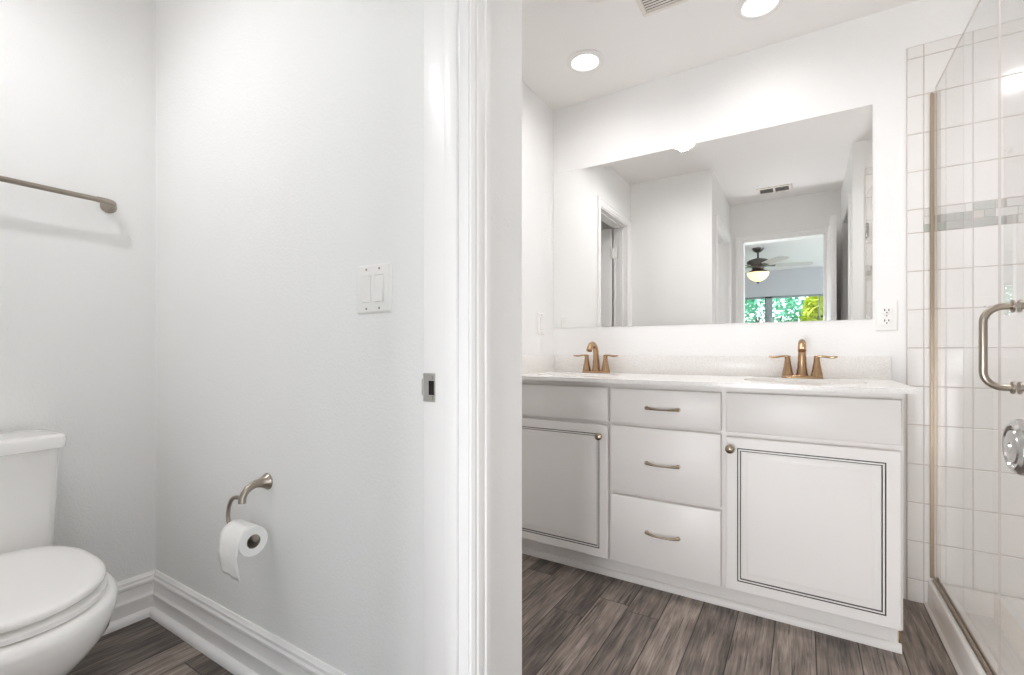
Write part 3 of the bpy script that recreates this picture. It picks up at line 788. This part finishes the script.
grille(-.340, -.070, .150, .325, 'white double ceiling air vent in the hall, seen in the mirror', split=True, flip=True)

# ---------------------------------------------------------------- shower
# tiled walls: real tiles over a grout bed
ROWS = [(.0, .0905), (.0905, .2444), (.2444, .3983), (.3983, .5530), (.5530, .7100), (.7100, .8637), (.8637, 1.0170), (1.0170, 1.1703), (1.1703, 1.3236), (1.3236, 1.4765), ('band', 1.4765, 1.5707), (1.5707, 1.7225), (1.7225, 1.8732), (1.8732, 2.0264), (2.0264, 2.1780), (2.1780, 2.2265)]
def tile_wall(name, P, cols, trimcols, label):
    """P(a, z, d) maps in-plane a, height z, depth d (out of the wall)"""
    mb = MB(); g = .0012
    a0, a1 = cols[0], cols[-1]
    def slab(a, b, z0, z1, d0, d1, m, r=.0016):
        mb.loft([[P(a, z0, d0), P(b, z0, d0), P(b, z1, d0), P(a, z1, d0)], [P(a, z0, d1-r), P(b, z0, d1-r), P(b, z1, d1-r), P(a, z1, d1-r)],
                 [P(a+r, z0+r, d1), P(b-r, z0+r, d1), P(b-r, z1-r, d1), P(a+r, z1-r, d1)]], m)
    slab(a0, a1, 0, ROWS[-1][1], .0, .0082, M['grout'], .0003)
    for row in ROWS:
        band = row[0] == 'band'
        z0, z1 = row[-2:]
        for i, (a, b) in enumerate(zip(cols, cols[1:])):
            if band and i not in trimcols:
                nr = 3; hh = (z1-z0)/nr
                for r_ in range(nr):
                    x = a+g; zz = z0+hh*r_
                    while x < b-.012:
                        w = min(R.choice((.03, .045, .06, .09)), b-g-x)
                        if b-g-x-w < .014: w = b-g-x
                        slab(x, x+w-.001, zz+.001, zz+hh-.001, .006, .0102, R.choice(M['mos']+[M['mos'][1]]*4), .0008)
                        x += w
            else:
                slab(a+g, b-g, z0+g, z1-g, .004, .0105, M['tile'], .0022)
    return struct(name, mb, None, label=label, cat='tiled wall', angle=30)
cx_ = [.3597, .4118, .5545]
while cx_[-1] < XS-.16: cx_.append(cx_[-1]+.1535)
cx_.append(XS-.011)
tile_wall('wall_tile_vanity', lambda a, z, d: (a, YV-d, z), cx_, (0,), 'white square tiles with a mosaic band behind the shower glass')
tile_wall('wall_tile_near', lambda a, z, d: (a, YC+d, z), cx_, (0,), 'white square tiles on the near shower wall, seen in the mirror')
cy_ = [YC+.011]
while cy_[-1] < YV-.17: cy_.append(cy_[-1]+.1535)
cy_.append(YV-.011)
tile_wall('wall_tile_side', lambda a, z, d: (XS-d, a, z), cy_, (), 'white square tiles on the far side of the shower')

pan = thing('shower_pan', (.86, 1.72, 0), 'white acrylic shower pan with a low curb behind the glass', 'shower pan')
mb = MB()
px0, px1, py0, py1 = .421, XS-.0112, YC+.0112, YV-.0112
def pr(i, z, r=.02): return [(p[0], p[1], z) for p in rrect(px0+i[0], px1-i[1], py0+i[2], py1-i[2], r, 5)]
mb.loft([pr((0, 0, 0), .0, .004), pr((0.002, 0, 0), .092, .004), pr((.006, .002, .002), .0985, .006), pr((.012, .004, .004), .1005, .008), pr((.055, .022, .022), .1005, .03), pr((.062, .028, .028), .098, .04),
         pr((.078, .045, .045), .060, .06), pr((.10, .065, .065), .048, .07), pr((.28, .3, .4), .036, .08)])
mb.build('basin', M['acrylic'], pan, angle=40)
mb = MB(); mb.lathe([(0, -.002), (.045, -.002), (.048, .002), (.040, .004), (0, .003)], (.86, 1.72, .037), (0, 0, 1), n=24); mb.build('drain', M['chrome'], pan)
mb = MB(); mb.loft([[(px0+d, y, z) for d, z in ((0, 0), (-.010, 0), (-.0085, .005), (-.004, .009), (0, .010))] for y in (py0, py1)]); mb.build('caulk_bead', M['acrylic'], pan)

def pane_edges(mb):
    mb.mats = [M['glass'], M['glassedge']]
    mb.bm.normal_update()
    for f in mb.bm.faces: f.material_index = 0 if abs(f.normal.x) > .5 else 1
GX = .447
fp = thing('shower_glass_panel', (GX, 2.09, .1), 'fixed clear shower glass panel next to the vanity', 'glass panel')
mb = MB(); mb.box((GX-.0025, 1.742, .106), (GX+.0025, YV-.014, 2.040)); pane_edges(mb); mb.build('pane', M['glass'], fp, smooth=False)
mb = MB()
mb.box((GX-.0185, YV-.020, .112), (GX-.0095, YV-.0112, 2.020), bev=.001); mb.box((GX-.0095, YV-.0125, .112), (GX-.004, YV-.0112, 2.020))
mb.build('wall_channel', M['channel'], fp, smooth=False)
mb = MB()
mb.box((GX-.0085, 1.745, .1008), (GX-.0045, YV-.0115, .115)); mb.box((GX+.0045, 1.745, .1008), (GX+.0085, YV-.0115, .115)); mb.box((GX-.0085, 1.745, .1008), (GX+.0085, YV-.0115, .105))
mb.build('bottom_channel', M['channel'], fp, smooth=False)

sd = thing('shower_glass_door', (GX, 1.38, .1), 'clear frameless shower door with a metal pull handle', 'shower door')
mb = MB(); mb.box((GX-.0025, 1.025, .112), (GX+.0025, 1.7395, 2.040)); pane_edges(mb); mb.build('pane', M['glass'], sd, smooth=False)
mb = MB(); mb.box((GX-.007, 1.025, .1025), (GX+.007, 1.7395, .1125), bev=.001); mb.build('door_sweep', M['channel'], sd)
HY, HZ0, HZ1 = 1.6275, .9143, 1.1154
for s in (-1, 1):
    mb = MB()
    off = .059*s; r = .038; pts = [(GX+s*.004, HY, HZ1)]
    pts.append((GX+off-s*r, HY, HZ1))
    for k in range(1, 9):
        t = PI/2*k/8; pts.append((GX+off-s*r+s*r*math.sin(t), HY, HZ1-r+r*math.cos(t)))
    for k in range(0, 9):
        t = PI/2*k/8; pts.append((GX+off-s*r+s*r*math.cos(t), HY, HZ0+r-r*math.sin(t)))
    pts.append((GX+s*.004, HY, HZ0))
    mb.tube(pts, .0084, n=20); hd = mb.build('handle', M['nickel'], sd)
    for z in (HZ0, HZ1):
        mb = MB(); mb.lathe([(.0083, 0), (.0155, 0), (.0160, .002), (.0155, .004), (.0118, .0045), (.0118, .0055), (.0083, .0058)], (GX+s*.0042, HY, z), (s, 0, 0), n=24); mb.build('collar', M['nickel'], hd)
for zc in (.35, 1.80):
    mb = MB(); mb.box((GX-.009, YC+.012, zc-.045), (GX+.009, YC+.075, zc+.045), bev=.002); mb.build('hinge', M['steel'], sd)

# ---------------------------------------------------------------- bedroom seen in the mirror
FX, FYY = -.513, -2.33
cf = thing('ceiling_fan', (FX, FYY, 2.0), 'bedroom ceiling fan with a glowing glass bowl, seen in the mirror', 'ceiling fan')
mb = MB(); mb.lathe([(0, 0), (.075, 0), (.073, .012), (.055, .035), (.03, .055), (0, .056)], (FX, FYY, H), (0, 0, -1), n=28); mb.build('canopy', M['pewter'], cf)
mb = MB(); mb.tube([(FX, FYY, H-.05), (FX, FYY, 2.25)], .0125); mb.build('downrod', M['pewter'], cf)
mb = MB(); mb.lathe([(0, 2.275), (.05, 2.272), (.11, 2.255), (.138, 2.235), (.14, 2.185), (.125, 2.165), (.08, 2.155), (.07, 2.13), (.085, 2.105), (0, 2.10)], (FX, FYY, 0), (0, 0, 1), n=32); mb.build('motor', M['pewter'], cf)
for k in range(5):
    a = math.radians(-14+72*k); c, s = math.cos(a), math.sin(a)
    def Q(r, w, z): return (FX+c*r-s*w, FYY+s*r+c*w, z)
    mb = MB(); mb.loft([[Q(.10, -.015, 2.165), Q(.10, .015, 2.165), Q(.10, .015, 2.171), Q(.10, -.015, 2.171)], [Q(.21, -.035, 2.160), Q(.21, .035, 2.168), Q(.21, .035, 2.174), Q(.21, -.035, 2.166)]])
    br = mb.build('blade_bracket', M['pewter'], cf)
    mb = MB(); rings = []
    for r, w in ((.17, .045), (.20, .055), (.35, .062), (.55, .066), (.62, .060), (.655, .035)):
        rings.append([Q(r, -w, 2.168-.18*w), Q(r, w, 2.168+.18*w), Q(r, w, 2.174+.18*w), Q(r, -w, 2.174-.18*w)])
    mb.loft(rings); mb.build('blade', M['blade'], cf)
mb = MB(); mb.lathe([(.0, 1.955), (.02, 1.957), (.06, 1.972), (.10, 2.0), (.128, 2.04), (.136, 2.075), (.132, 2.078), (.122, 2.04), (.09, 2.004), (.05, 1.98), (0, 1.968)], (FX, FYY, 0), (0, 0, 1), n=32); mb.build('light_bowl', M['bowl'], cf)
mb = MB(); mb.lathe([(0, 1.925), (.006, 1.928), (.012, 1.938), (.016, 1.95), (.02, 1.956), (0, 1.958)], (FX, FYY, 0), (0, 0, 1), n=14); mb.build('finial', M['pewter'], cf)
mb = MB(); mb.lathe([(0, 2.076), (.12, 2.076), (.11, 2.10), (.07, 2.106), (0, 2.106)], (FX, FYY, 0), (0, 0, 1), n=24); mb.build('bowl_fitter', M['pewter'], cf)

gr = struct('ground', boxes(((-8, -14, -.3), (8, YB-.12, -.05))), M['ground'], label='lawn outside the bedroom window', cat='ground')
def bush(x, y, r, h, leaf, label):
    t = thing('shrub', (x, y, -.05), label, 'shrub', 'shrubs outside the bedroom window')
    mb = MB()
    for k in range(5):
        a = k*1.256; mb.tube([(x+.05*math.cos(a), y+.05*math.sin(a), -.05), (x+.25*r*math.cos(a), y+.25*r*math.sin(a), h*.35), (x+.5*r*math.cos(a+.3), y+.5*r*math.sin(a+.3), h*.7)], [.035, .025, .01], n=7)
    mb.build('stems', M['bark'], t)
    mb = MB()
    for k in range(2600):
        u, v, w = R.uniform(-1, 1), R.uniform(0, 2*PI), R.uniform(.55, 1)**.6
        q = math.sqrt(1-u*u)
        c = Vector((x+r*w*q*math.cos(v), y+r*w*q*math.sin(v), h*.55+h*.5*w*u))
        d = Vector((R.uniform(-1, 1), R.uniform(-1, 1), R.uniform(-.6, .8))).normalized(); e = d.orthogonal().normalized()
        L, W = R.uniform(.07, .12), R.uniform(.025, .04)
        vs = [mb.bm.verts.new(c+p) for p in (d*-L, e*W+d.cross(e)*.01, d*L, e*-W+d.cross(e)*.01)]
        mb.face(vs, leaf)
    mb.build('foliage', leaf, t, smooth=False)
bush(-2.6, -7.2, 1.1, 2.9, M['leafA'], 'green shrub behind the left part of the bedroom window, seen in the mirror')
bush(-.75, -8.9, 1.0, 2.8, M['leafA'], 'green shrub behind the middle of the bedroom window, seen in the mirror')
bush(1.2, -7.6, .9, 3.0, M['leafA'], 'green shrub behind the right part of the bedroom window, seen in the mirror')
bush(.30, -5.4, .30, 2.2, M['leafB'], 'small yellow-green shrub close outside the bedroom window, seen in the mirror')
